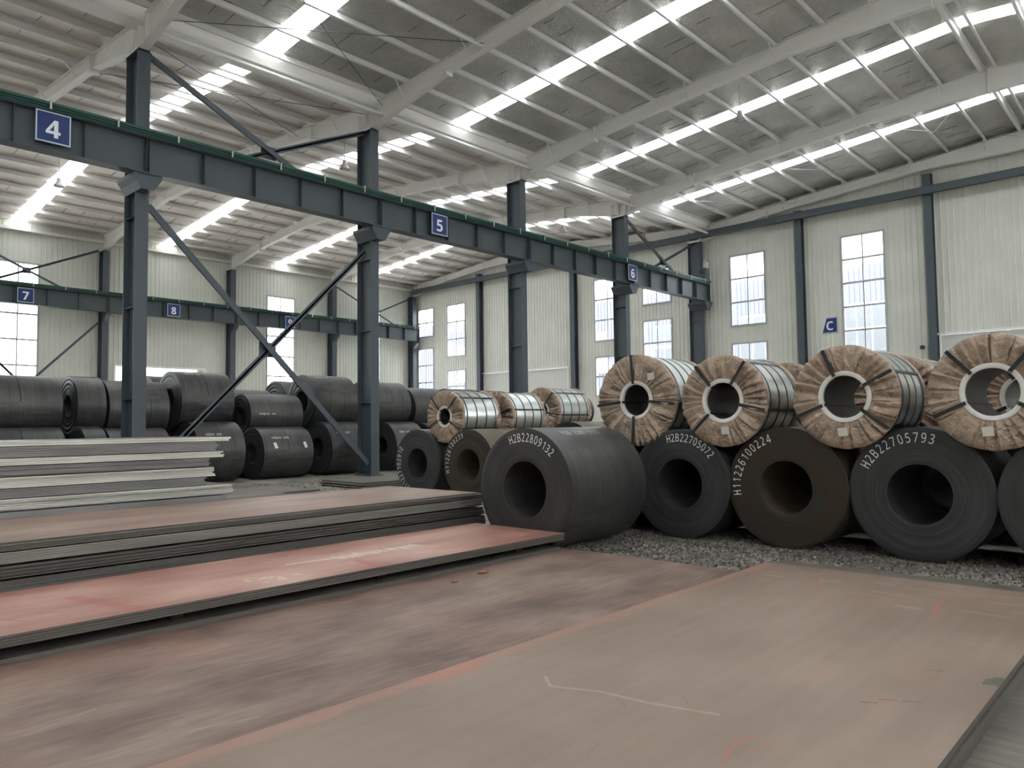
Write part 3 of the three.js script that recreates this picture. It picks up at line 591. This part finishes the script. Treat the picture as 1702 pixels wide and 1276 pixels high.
// wrapped coils: paper faces, steel rings, silver jackets and straps
function paperFace(r, ri, sd, flat = 1) {
  seed = sd; const nt = 240, nr = 9, P = [], U = [], I = [];
  const cuts = []; let a = 0; while (a < 2 * Math.PI) { cuts.push(a); a += rr(0.1, 0.27); }
  const hgt = cuts.map(() => rr(0.4, 1)), bend = cuts.map(() => rr(-0.16, 0.16)), dir = cuts.map(() => (rnd() < 0.75 ? 1 : -1));
  const pleat = (t, q) => { t = ((t % (2 * Math.PI)) + 2 * Math.PI) % (2 * Math.PI); let k = 0; while (k + 1 < cuts.length && cuts[k + 1] + bend[k + 1] * (q - 0.5) * 0.6 <= t) k++; const c0 = cuts[k] + bend[k] * (q - 0.5) * 0.6, c1 = k + 1 < cuts.length ? cuts[k + 1] + bend[k + 1] * (q - 0.5) * 0.6 : 2 * Math.PI; let f = clamp((t - c0) / (c1 - c0)); if (dir[k] < 0) f = 1 - f; return hgt[k] * (f < 0.88 ? f / 0.88 : (1 - f) / 0.12); };
  for (let j = 0; j <= nr + 2; j++) for (let i = 0; i <= nt; i++) {
    const t = i / nt * 2 * Math.PI, q = clamp(j / nr), e = vn(Math.cos(t) * 5 + 9, Math.sin(t) * 5 + 9 + sd % 7, 64, 64);
    let R = ri + (r - ri) * q, z = 0.004 + flat * (0.1 * pleat(t, q) * (0.3 + 0.7 * q) * (1 - 0.45 * q * q) * clamp(q * 6) + 0.035 * vn(Math.cos(t) * R * 14 + 40, Math.sin(t) * R * 14 + 40 + sd % 11, 128, 128) * Math.sin(Math.PI * q));
    if (j === nr) { R = r + 0.006 + 0.012 * e; z -= 0.012; }
    if (j === nr + 1) { R = r + 0.012 + 0.014 * e; z = -0.02; }
    if (j === nr + 2) { R = r + 0.005; z = -0.045 - 0.07 * e; }
    P.push(Math.sin(t) * R, Math.cos(t) * R, z); U.push(0.5 + Math.sin(t) * R * 0.9, 0.5 + Math.cos(t) * R * 0.9);
  }
  for (let j = 0; j < nr + 2; j++) for (let i = 0; i < nt; i++) { const b = j * (nt + 1) + i, c = b + nt + 1; I.push(b, c, b + 1, b + 1, c, c + 1); }
  const g = new THREE.BufferGeometry(); g.setAttribute('position', new THREE.Float32BufferAttribute(P, 3)); g.setAttribute('uv', new THREE.Float32BufferAttribute(U, 2)); g.setIndex(I); g.computeVertexNormals();
  return g;
}
function wrappedCoil({ at, r = 0.6, ri = 0.27, L = 1.1, straps = [], bands = 4, label, group, sd = 5, sticker = null, silverFace = false }) {
  const g = thing('wrapped_coil', label, 'wrapped coil', at, 0, group);
  const face = paperFace(r, ri, sd * 7919 + 13); face.translate(0, r, 0); part('paper_face', face, M.paper, g, 'crumpled brown paper');
  const back = paperFace(r, ri, sd * 104729 + 3, 0.6); back.rotateY(Math.PI); back.translate(0, r, -L); part('paper_face', back, M.paper, g, 'crumpled brown paper');
  const lathe = (p, s = 72) => { const q = new THREE.LatheGeometry(p.map((v) => new THREE.Vector2(...v)), s); q.rotateX(Math.PI / 2); q.translate(0, r, 0); return q; };
  part('jacket', lathe([[r - 0.01, -L], [r, -L + 0.012], [r, -L / 2], [r, -0.012], [r - 0.01, 0]]), M.silver, g, 'silver metal jacket');
  part('inner_ring', lathe([[ri - 0.028, -0.05], [ri - 0.032, 0.012], [ri - 0.026, 0.022], [ri + 0.018, 0.026], [ri + 0.024, 0.018], [ri + 0.02, -0.0]]), M.ring, g, 'bright steel ring');
  part('bore', lathe([[ri - 0.03, -L], [ri - 0.03, -L / 2], [ri - 0.03, -0.03]]), M.coil, g);
  for (let k = 0; k < bands; k++) { const b = bandGeo(r, -L * (k + 0.5) / bands, 0.03); b.translate(0, r, 0); part('strap', b, M.strap, g, 'dark band strap'); }
  for (const a of straps) {
    const s = []; const len = r - ri + 0.03, c = new THREE.BoxGeometry(0.042, len, 0.004); c.translate(0, ri - 0.02 + len / 2, 0.058);
    s.push(c, new THREE.BoxGeometry(0.034, 0.004, L + 0.05).translate(0, r + 0.009, -L / 2 + 0.02), new THREE.BoxGeometry(0.034, 0.004, L).translate(0, ri - 0.036, -L / 2 + 0.04));
    for (const q of s) { q.rotateZ(-a * D2R); q.translate(0, r, 0); }
    part('strap', s, M.strap, g, 'dark strap through the bore');
  }
  if (sticker) { const p = new THREE.BoxGeometry(0.11, 0.1, 0.003); p.rotateZ(0.1); p.translate(Math.sin(sticker[0] * D2R) * sticker[1], r + Math.cos(sticker[0] * D2R) * sticker[1], 0.07); part('sticker', p, M.sticker, g, 'pale paper sticker'); }
  return g;
}
const nest = (R, q, d) => R + Math.sqrt((R + q) ** 2 - d * d) - q;      // height of an upper coil's lowest point between two lower ones
const WZ = -9.32;
wrappedCoil({ at: [-6.2, nest(0.765, 0.66, 0.77), WZ - 0.1], r: 0.66, ri: 0.26, L: 1.15, straps: [-4, 96, 184, 264], bands: 5, sd: 3, sticker: [42, 0.45], label: 'largest brown-papered coil, strapped in a cross, above the big loose coil' });
wrappedCoil({ at: [-4.76, nest(0.77, 0.6, 0.76), WZ], ri: 0.275, straps: [-38, 34, 103, 226], bands: 4, sd: 8, sticker: [172, 0.4], label: 'brown-papered wrapped coil resting on coils H2B22705072 and H11226100224' });
wrappedCoil({ at: [-3.18, nest(0.77, 0.605, 0.77), WZ], r: 0.605, ri: 0.285, straps: [-22, 62, 128, 248], bands: 4, sd: 15, sticker: [182, 0.42], label: 'brown-papered wrapped coil resting on coils H11226100224 and H2B22705793' });
wrappedCoil({ at: [-1.66, nest(0.77, 0.605, 0.77), WZ + 0.02], r: 0.605, ri: 0.285, straps: [-42, 40, 118, 245], bands: 4, sd: 22, sticker: [186, 0.42], label: 'brown-papered wrapped coil at the end of the upper row, above coil H2B22705793' });
const wrap2 = 'papered coils in the second upper line';
[[-6.3, 0.64, 31], [-4.66, 0.6, 36], [-3.1, 0.6, 41], [-1.62, 0.6, 47]].forEach(([x, r, s]) => wrappedCoil({ at: [x, nest(0.765, r, 0.77), -11.15], r, straps: [-30, 60, 140, 240], bands: 4, sd: s, label: 'brown-papered wrapped coil in the second line behind the front wrapped row', group: wrap2 }));
wrappedCoil({ at: [-12.55, nest(0.77, 0.575, 0.84), -11.35], r: 0.575, ri: 0.22, L: 1.2, straps: [-42, 44, 118, 244], bands: 4, sd: 53, label: 'silver-jacketed wrapped coil on coil H11226100239, its papered end facing out' });
wrappedCoil({ at: [-12.55, nest(0.77, 0.585, 0.85), -12.95], r: 0.585, ri: 0.22, L: 1.2, straps: [75, 200, 310], bands: 4, sd: 59, label: 'silver-jacketed wrapped coil, middle one of the silver three' });
wrappedCoil({ at: [-13.02, nest(0.84, 0.62, 0.925), -15.25], r: 0.62, ri: 0.24, L: 1.35, straps: [40, 100, 220], bands: 4, sd: 67, label: 'silver-jacketed wrapped coil standing highest of the silver three, before the gable' });

// ---------------------------------------------------------------- steel plates
seed = 4242;
function plate(x0, x1, y0, y1, z0, z1, top, edge, label, group, turn = 0) {
  const w = x1 - x0, d = z1 - z0, g = new THREE.BoxGeometry(w, y1 - y0, d); g.translate(0, (y1 - y0) / 2, 0);
  if (!top.userData.own) { const uv = g.attributes.uv; for (let i = 8; i < 12; i++) uv.setXY(i, uv.getX(i) * w, uv.getY(i) * d); }
  { const uv = g.attributes.uv; for (let i = 0; i < 8; i++) uv.setXY(i, uv.getX(i) * d * 0.4, uv.getY(i) * 0.3 + y0 * 7); for (let i = 16; i < 24; i++) uv.setXY(i, uv.getX(i) * w * 0.4, uv.getY(i) * 0.3 + y0 * 7); }
  const m = new THREE.Mesh(g, [edge, edge, top, edge, edge, edge]); m.name = numbered('steel_plate');
  m.position.set((x0 + x1) / 2, y0, (z0 + z1) / 2); m.rotation.y = turn; scene.add(m);
  return tag(m, label, 'steel plate', group);
}
const jit = (a) => rr(-a, a);
// front stack: taupe top plate with a red edge and chalk marks
const fx0 = -3.36, fx1 = -0.88, fz0 = -7.42, fz1 = 0.6;
const ownTop = (t, o = {}) => { const m = std({ map: t, roughness: 0.42, metalness: 0.15, bumpMap: tuned(T.coarse, 3, 9), bumpScale: 0.0012, ...o }); m.userData.own = true; return m; };
const topFront = ownTop(plateTex(fx0, fx1, fz0, fz1, 1024, 2048, (u, v) => {
  const a = fbm(u, v, 3, 8, 6), b = fbm(u, v, 40, 9, 3); let c = mix3([130, 110, 97], [150, 130, 116], clamp(a * 2 - 0.5)); c = c.map((q) => q + (b - 0.5) * 12);
  const e = u * 2.48, n = fbm(u, v, 12, 30, 4), band = clamp((0.13 + 0.12 * (n - 0.5) - e) * 22); return mix3(c, [166, 120, 106], band * 0.6);
}, (c, X, Z, k) => {
  stroke(c, X, Z, [[-1.57, -2.99], [-1.61, -3.15], [-1.58, -3.3]], 6, 'rgba(184,98,82,0.7)');
  stroke(c, X, Z, [[-1.51, -3.13], [-1.49, -3.27], [-1.46, -3.36]], 5, 'rgba(176,100,84,0.5)');
  stroke(c, X, Z, [[-2.82, -3.3], [-2.7, -3.2], [-2.45, -3.31], [-2.16, -3.34], [-1.82, -3.43]], 6, 'rgba(205,193,178,0.34)');
  stroke(c, X, Z, [[-1.6, -6.65], [-1.55, -6.2]], 13, 'rgba(190,106,92,0.6)');
  stroke(c, X, Z, [[-2.6, -6.9], [-2.56, -6.7], [-2.62, -6.55]], 7, 'rgba(196,112,94,0.8)');
  for (let i = 0; i < 26; i++) { const x = rr(-3.2, -1), z = rr(-7.3, -6.3); stroke(c, X, Z, [[x, z], [x + rr(0.1, 0.32), z + jit(0.02)]], rr(4, 9), `rgba(${rnd() < 0.4 ? '196,140,126' : '190,180,164'},0.4)`); }
  for (let i = 0; i < 40; i++) { const x = rr(-3.3, -1), z = rr(-7.2, -0.5); stroke(c, X, Z, [[x, z], [x + jit(0.1), z + jit(0.15)]], rr(1, 3), 'rgba(92,76,64,0.35)'); }
  for (const [x, z] of [[-1.36, -4.05], [-1.3, -4.15], [-1.2, -4.2], [-1.24, -4.8]]) stroke(c, X, Z, [[x, z], [x + 0.07, z - 0.04]], 4, 'rgba(84,66,54,0.7)');
  blot(c, X, Z, -0.91, -4.82, 0.07, 0.1, 'rgba(86,88,74,0.95)');
  blot(c, X, Z, -3.3, -3.0, 0.12, 0.3, 'rgba(178,108,92,0.45)');
  for (let i = 0; i < 14; i++) blot(c, X, Z, rr(-3.1, -1.2), rr(-7, -1), rr(0.02, 0.16), rr(0.03, 0.25), `rgba(${rnd() < 0.5 ? '182,128,112' : '128,112,98'},0.16)`);
}));
plate(fx0, fx1, 0.165, 0.2, fz0, fz1, topFront, M.edgeDark, 'broad taupe steel plate with red-edged rim and chalk marks, top of the front stack');
const fg = 'plates under the taupe top plate';
for (let i = 0; i < 4; i++) plate(fx0 + 0.02 + jit(0.015), fx1 - 0.01 + jit(0.012), 0.035 + i * 0.0325, 0.035 + i * 0.0325 + 0.029, fz0 - 0.4 + jit(0.06), fz1 + jit(0.1), M.plateTop, i % 2 ? M.edgeDark : M.edgeDark, 'steel plate in the front stack under the taupe plate', fg);
plate(-1.6, 1.9, 0.0, 0.034, -5.9, 0.9, M.plateTop, M.edgeDark, 'dull grey steel plate lying flat on the floor beside the front stack');
// brown plate lying low
const bx0 = -6.05, bx1 = -3.4, bz0 = -7.3, bz1 = 0.9;
const topBrown = ownTop(plateTex(bx0, bx1, bz0, bz1, 1024, 2048, (u, v) => {
  const a = fbm(u, v, 6, 12, 6), b = fbm(u + 0.3, v, 3, 5, 5), d = fbm(u, v, 90, 40, 3); let c = mix3([104, 84, 75], [144, 123, 111], clamp(a * 2.2 - 0.6));
  c = mix3(c, [150, 112, 98], clamp((b - 0.5) * 3) * 0.45); c = mix3(c, [92, 74, 66], clamp((0.4 - a) * 4) * 0.6); return c.map((q) => q + (d - 0.5) * 26);
}, (c, X, Z) => {
  for (let i = 0; i < 160; i++) { const x = rr(bx0, bx1), z = rr(bz0, bz1), l = rr(0.05, 0.5); stroke(c, X, Z, [[x, z], [x + jit(0.12), z + l]], rr(1, 4), `rgba(${rnd() < 0.5 ? '196,180,164' : '98,78,68'},${rr(0.12, 0.4)})`); }
  for (let i = 0; i < 12; i++) blot(c, X, Z, rr(bx0, bx1), rr(bz0, bz1), rr(0.03, 0.14), rr(0.05, 0.22), 'rgba(86,66,58,0.1)');
  c.fillStyle = 'rgba(186,140,120,0.18)'; c.fillRect(X(-5.95), Z(-2.6), X(-5.1) - X(-5.95), Z(0.9) - Z(-2.6));
}), { roughness: 0.55 });
plate(bx0, bx1, 0.06, 0.1, bz0, bz1, topBrown, M.edgeDark, 'scuffed brown steel plate lying low between the taupe stack and red-oxide stack');
plate(bx0 + 0.03, bx1 - 0.03, 0.0, 0.058, bz0 + 0.04, bz1, M.plateTop, M.edgeDark, 'steel plate on the floor under the scuffed brown plate');
for (const [x, z, s, l] of [[-5.45, -5.04, 0.05, 'whitish flake of debris on the scuffed brown plate'], [-5.57, -5.55, 0.08, 'reddish splinter of debris on the scuffed brown plate']]) one('debris_chip', new THREE.TetrahedronGeometry(s, 1).scale(0.6, 0.25, 1).translate(x, 0.11, z), l.startsWith('white') ? M.paint : std({ color: rgb(0.36, 0.14, 0.08), roughness: 0.7 }), l, 'debris');
// red-oxide stack
const rx0 = -7.35, rx1 = -5.8, rz0 = -7.2, rz1 = 0.8;
const topRed = ownTop(plateTex(rx0, rx1, rz0, rz1, 768, 2048, (u, v) => {
  const a = fbm(u, v, 4, 9, 6), b = fbm(u + 0.2, v + 0.4, 3, 4, 5), d = fbm(u, v, 60, 20, 2); let c = mix3([156, 106, 94], [194, 150, 134], clamp(a * 2.4 - 0.7)); c = mix3(c, [204, 172, 150], clamp((b - 0.55) * 4) * 0.5); return c.map((q) => q + (d - 0.5) * 12);
}, (c, X, Z) => {
  stroke(c, X, Z, [[-6.7, -2.05], [-6.3, -2.15], [-5.85, -2.25]], 34, 'rgba(170,84,72,0.45)');
  stroke(c, X, Z, [[-6.3, -4.5], [-5.85, -4.42]], 26, 'rgba(170,84,72,0.5)');
  stroke(c, X, Z, [[-6.9, -5.9], [-6.6, -3.2]], 12, 'rgba(164,90,76,0.3)');
  for (let i = 0; i < 90; i++) { const z = -4.4 - i * 0.012; stroke(c, X, Z, [[-6.6 + jit(0.08), z], [-6.48 + jit(0.08), z - rr(0, 0.03)]], 4, 'rgba(228,218,208,0.8)'); }
  stroke(c, X, Z, [[-6.62, -3.95], [-6.56, -4.35]], 30, 'rgba(226,216,204,0.75)'); stroke(c, X, Z, [[-6.42, -5.3], [-6.36, -5.85]], 4, 'rgba(224,210,196,0.7)');
  for (let i = 0; i < 20; i++) blot(c, X, Z, -6.15 + jit(0.14), -3.55 + jit(0.3), rr(0.01, 0.05), rr(0.02, 0.06), 'rgba(222,204,186,0.6)', 7);
  for (let i = 0; i < 24; i++) { const x = rr(rx0, rx1), z = rr(rz0, 0); stroke(c, X, Z, [[x, z], [x + jit(0.15), z + jit(0.3)]], rr(1, 2.5), 'rgba(92,54,48,0.4)'); }
  stroke(c, X, Z, [[-6.35, -1.7], [-6.2, -1.85], [-6.25, -2.0]], 3, 'rgba(70,46,42,0.6)'); stroke(c, X, Z, [[-6.4, -1.45], [-6.1, -1.6]], 3, 'rgba(70,46,42,0.6)');
}), { roughness: 0.36, metalness: 0.1 });
plate(rx0, rx1, 0.282, 0.3, rz0, rz1, topRed, M.edgeDark, 'red-oxide steel plate with white chalk writing, top of the low stack');
const rg = 'plates under the red-oxide top plate';
for (let i = 0; i < 3; i++) plate(rx0 + jit(0.01), rx1 + jit(0.012), 0.22 + i * 0.0205, 0.2375 + i * 0.0205, rz0 + jit(0.03), rz1, M.plateTop, M.edgeDark, 'thin steel plate in the red-oxide stack, above the dark gap', rg);
for (let i = 0; i < 2; i++) plate(rx0 + jit(0.02), rx1 - 0.04 + jit(0.01), 0.1 + i * 0.0195, 0.119 + i * 0.0195, rz0 + 0.06 + jit(0.03), rz1, M.plateTop, M.edgeDark, 'thin steel plate at the bottom of the red-oxide stack, below the dark gap', rg + ' and gap');
plate(rx0 - 0.05, bx0 - 0.02, 0, 0.099, rz0, rz1, M.plateTop, M.edgeDark, 'thick steel plate on the floor under the red-oxide stack');
const beam = (x0, x1, y0, y1, z, label, group) => one('timber_bearer', bx(x0, x1, y0, y1, z - 0.05, z + 0.05), M.timber, label, 'timber', group);
for (const z of [-6.6, -4.6, -2.6, -0.6]) beam(rx0 + 0.15, rx1 - 0.22, 0.1385, 0.2195, z, 'dark timber bearer set back inside the red-oxide stack gap', 'bearers in the red-oxide stack');
// brown stack of three packs behind the red one
const kx0 = -9.95, kx1 = -7.8, kz0 = -7.8, kz1 = 0.9;
const topStack = ownTop(plateTex(kx0, kx1, kz0, kz1, 512, 2048, (u, v) => { const a = fbm(u, v, 5, 8, 6), b = fbm(u, v, 50, 12, 3); let c = mix3([126, 104, 92], [164, 140, 124], clamp(a * 2 - 0.5)); c = mix3(c, [156, 112, 102], clamp((fbm(u + 0.5, v, 3, 4, 4) - 0.5) * 4) * 0.5); return c.map((q) => q + (b - 0.5) * 16); }, (c, X, Z) => { for (let i = 0; i < 60; i++) { const x = rr(kx0, kx1), z = rr(kz0, 0); stroke(c, X, Z, [[x, z], [x + jit(0.1), z + rr(0.1, 0.8)]], rr(2, 7), `rgba(${rnd() < 0.5 ? '190,172,154' : '82,64,56'},0.3)`); } }), { roughness: 0.45 });
const packs = [[0.0, 0.315, 5, M.edgeDark, 'bottom'], [0.335, 0.44, 7, M.edgeDark, 'dark-edged'], [0.46, 0.562, 7, M.edgePale, 'pale-edged'], [0.572, 0.64, 5, M.edgeDark, 'upper']];
for (const [a, b, n, e, w] of packs) for (let i = 0; i < n; i++) {
  const h = (b - a) / n, last = w === 'upper' && i === n - 1;
  plate(kx0 + jit(0.02), kx1 + (last ? -0.09 : jit(0.016)), a + i * h, a + (i + 1) * h - (i === n - 1 ? 0.0012 : 0.003), kz0 + jit(0.05), kz1, last ? topStack : M.plateTop, e, last ? 'weathered brown steel plate topping the stack beside the big loose coil' : `thin steel plate in the ${w} pack of the brown-topped stack`, last ? null : `${w} pack of the brown-topped stack`);
}
for (const [a, b] of [[0.3138, 0.335], [0.4388, 0.46], [0.5608, 0.572]]) for (const z of [-7.0, -4.8, -2.6, -0.4]) beam(kx0 + 0.1, kx1 - 0.16, a, b, z, 'thin timber strip between packs of the brown-topped stack', 'strips in the brown-topped stack');
// tall grey stack
const gx0 = -12.5, gx1 = -10.6, gp = [[0, 0.655, 9, M.edgeMid, 'hidden', -5.25], [0.667, 0.81, 7, M.edgeBright, 'lowest pale', -5.36], [0.82, 0.93, 6, M.edgeMid, 'lowest dark', -4.95], [0.94, 1.07, 6, M.edgeBright, 'middle pale', -5.08], [1.08, 1.2, 6, M.edgeMid, 'middle dark', -5.02], [1.21, 1.295, 4, M.edgeBright, 'upper pale', -5.22], [1.305, 1.435, 6, M.edgeMid, 'upper dark', -5.13], [1.442, 1.5, 2, M.edgeBright, 'topmost', -5.38]];
gp.forEach(([a, b, n, e, w, z], k) => { for (let i = 0; i < n; i++) { const h = (b - a) / n; plate(gx0 + jit(0.03), gx1 + jit(0.02), a + i * h, a + (i + 1) * h - (i === n - 1 ? 0.0014 : 0.003), z + jit(0.035) + (w === 'topmost' && i === 0 ? 0.08 : 0), 0.7, M.plateTop, e, `thin steel plate in the ${w} pack of the tall grey stack`, `${w} pack of the tall grey stack`); }
  if (k + 1 < gp.length) for (const zz of [-4.6, -3, -1.4, 0.2]) beam(gx0 + 0.1, gx1 - 0.12, b - 0.0014, gp[k + 1][0], zz, 'thin timber strip between packs of the tall grey stack', 'strips in the tall grey stack'); });
// low stacks on the floor by the columns
for (let i = 0; i < 5; i++) plate(-17.4 + jit(0.04), -15.4 + jit(0.04), i * 0.032, i * 0.032 + 0.031, -9.9 + jit(0.15), -4.6, M.plateTop, i % 2 ? M.edgePale : M.edgeDark, 'steel plate in the low stack behind the tall grey stack', 'low plate stack behind the tall one');
for (let i = 0; i < 5; i++) plate(-18.1 + jit(0.05), -16.1 + jit(0.02), i * 0.032, i * 0.032 + 0.031, -14.9, -11.75 + jit(0.05), M.plateTop, i % 2 ? M.edgePale : M.edgeDark, 'steel plate in the low stack at the foot of the column before the five sign', 'low plate stack at the column foot');
for (let i = 0; i < 8; i++) plate(-13.6 + jit(0.04), -12.8 + jit(0.04), i * 0.05, i * 0.05 + 0.049, -7.6 + jit(0.1), -5.7, M.plateTop, i % 2 ? M.edgePale : M.edgeDark, 'steel plate in the short stack past the end of the tall grey stack', 'short plate stack');

// ---------------------------------------------------------------- gravel in front of the coil row
{
  seed = 99; const g = new THREE.IcosahedronGeometry(1, 0), n = 26000;
  const stones = new THREE.InstancedMesh(g, std({ color: rgb(1, 1, 1), roughness: 0.9 }), n), m = new THREE.Matrix4(), q = new THREE.Quaternion(), e = new THREE.Euler(), col = new THREE.Color();
  for (let i = 0; i < n; i++) {
    const far = i % 6 === 0, x = far ? rr(-20, -14) : rr(-7.2, 0.6), z = far ? rr(-16.5, -9) : rr(-10.6, -7.35), s = (0.006 + 0.018 * rnd() ** 3);
    e.set(rr(0, 6), rr(0, 6), rr(0, 6)); q.setFromEuler(e); m.compose(new THREE.Vector3(x, s * 0.3, z), q, new THREE.Vector3(s * rr(0.7, 1.4), s * rr(0.5, 0.9), s)); stones.setMatrixAt(i, m);
    const k = rr(0.05, 0.19) * (rnd() < 0.05 ? 2.4 : 1); stones.setColorAt(i, col.setRGB(k, k * rr(0.84, 0.95), k * rr(0.68, 0.86)));
  }
  stones.name = 'gravel'; scene.add(stones); tag(stones, 'loose grey-brown gravel on the floor before the coil row', 'gravel', null, 'stuff');
}

scene.traverse((o) => { if (o.isMesh) { o.castShadow = o.material !== M.pane && o.material !== M.skylight; o.receiveShadow = true; } });
renderer.render(scene, camera);
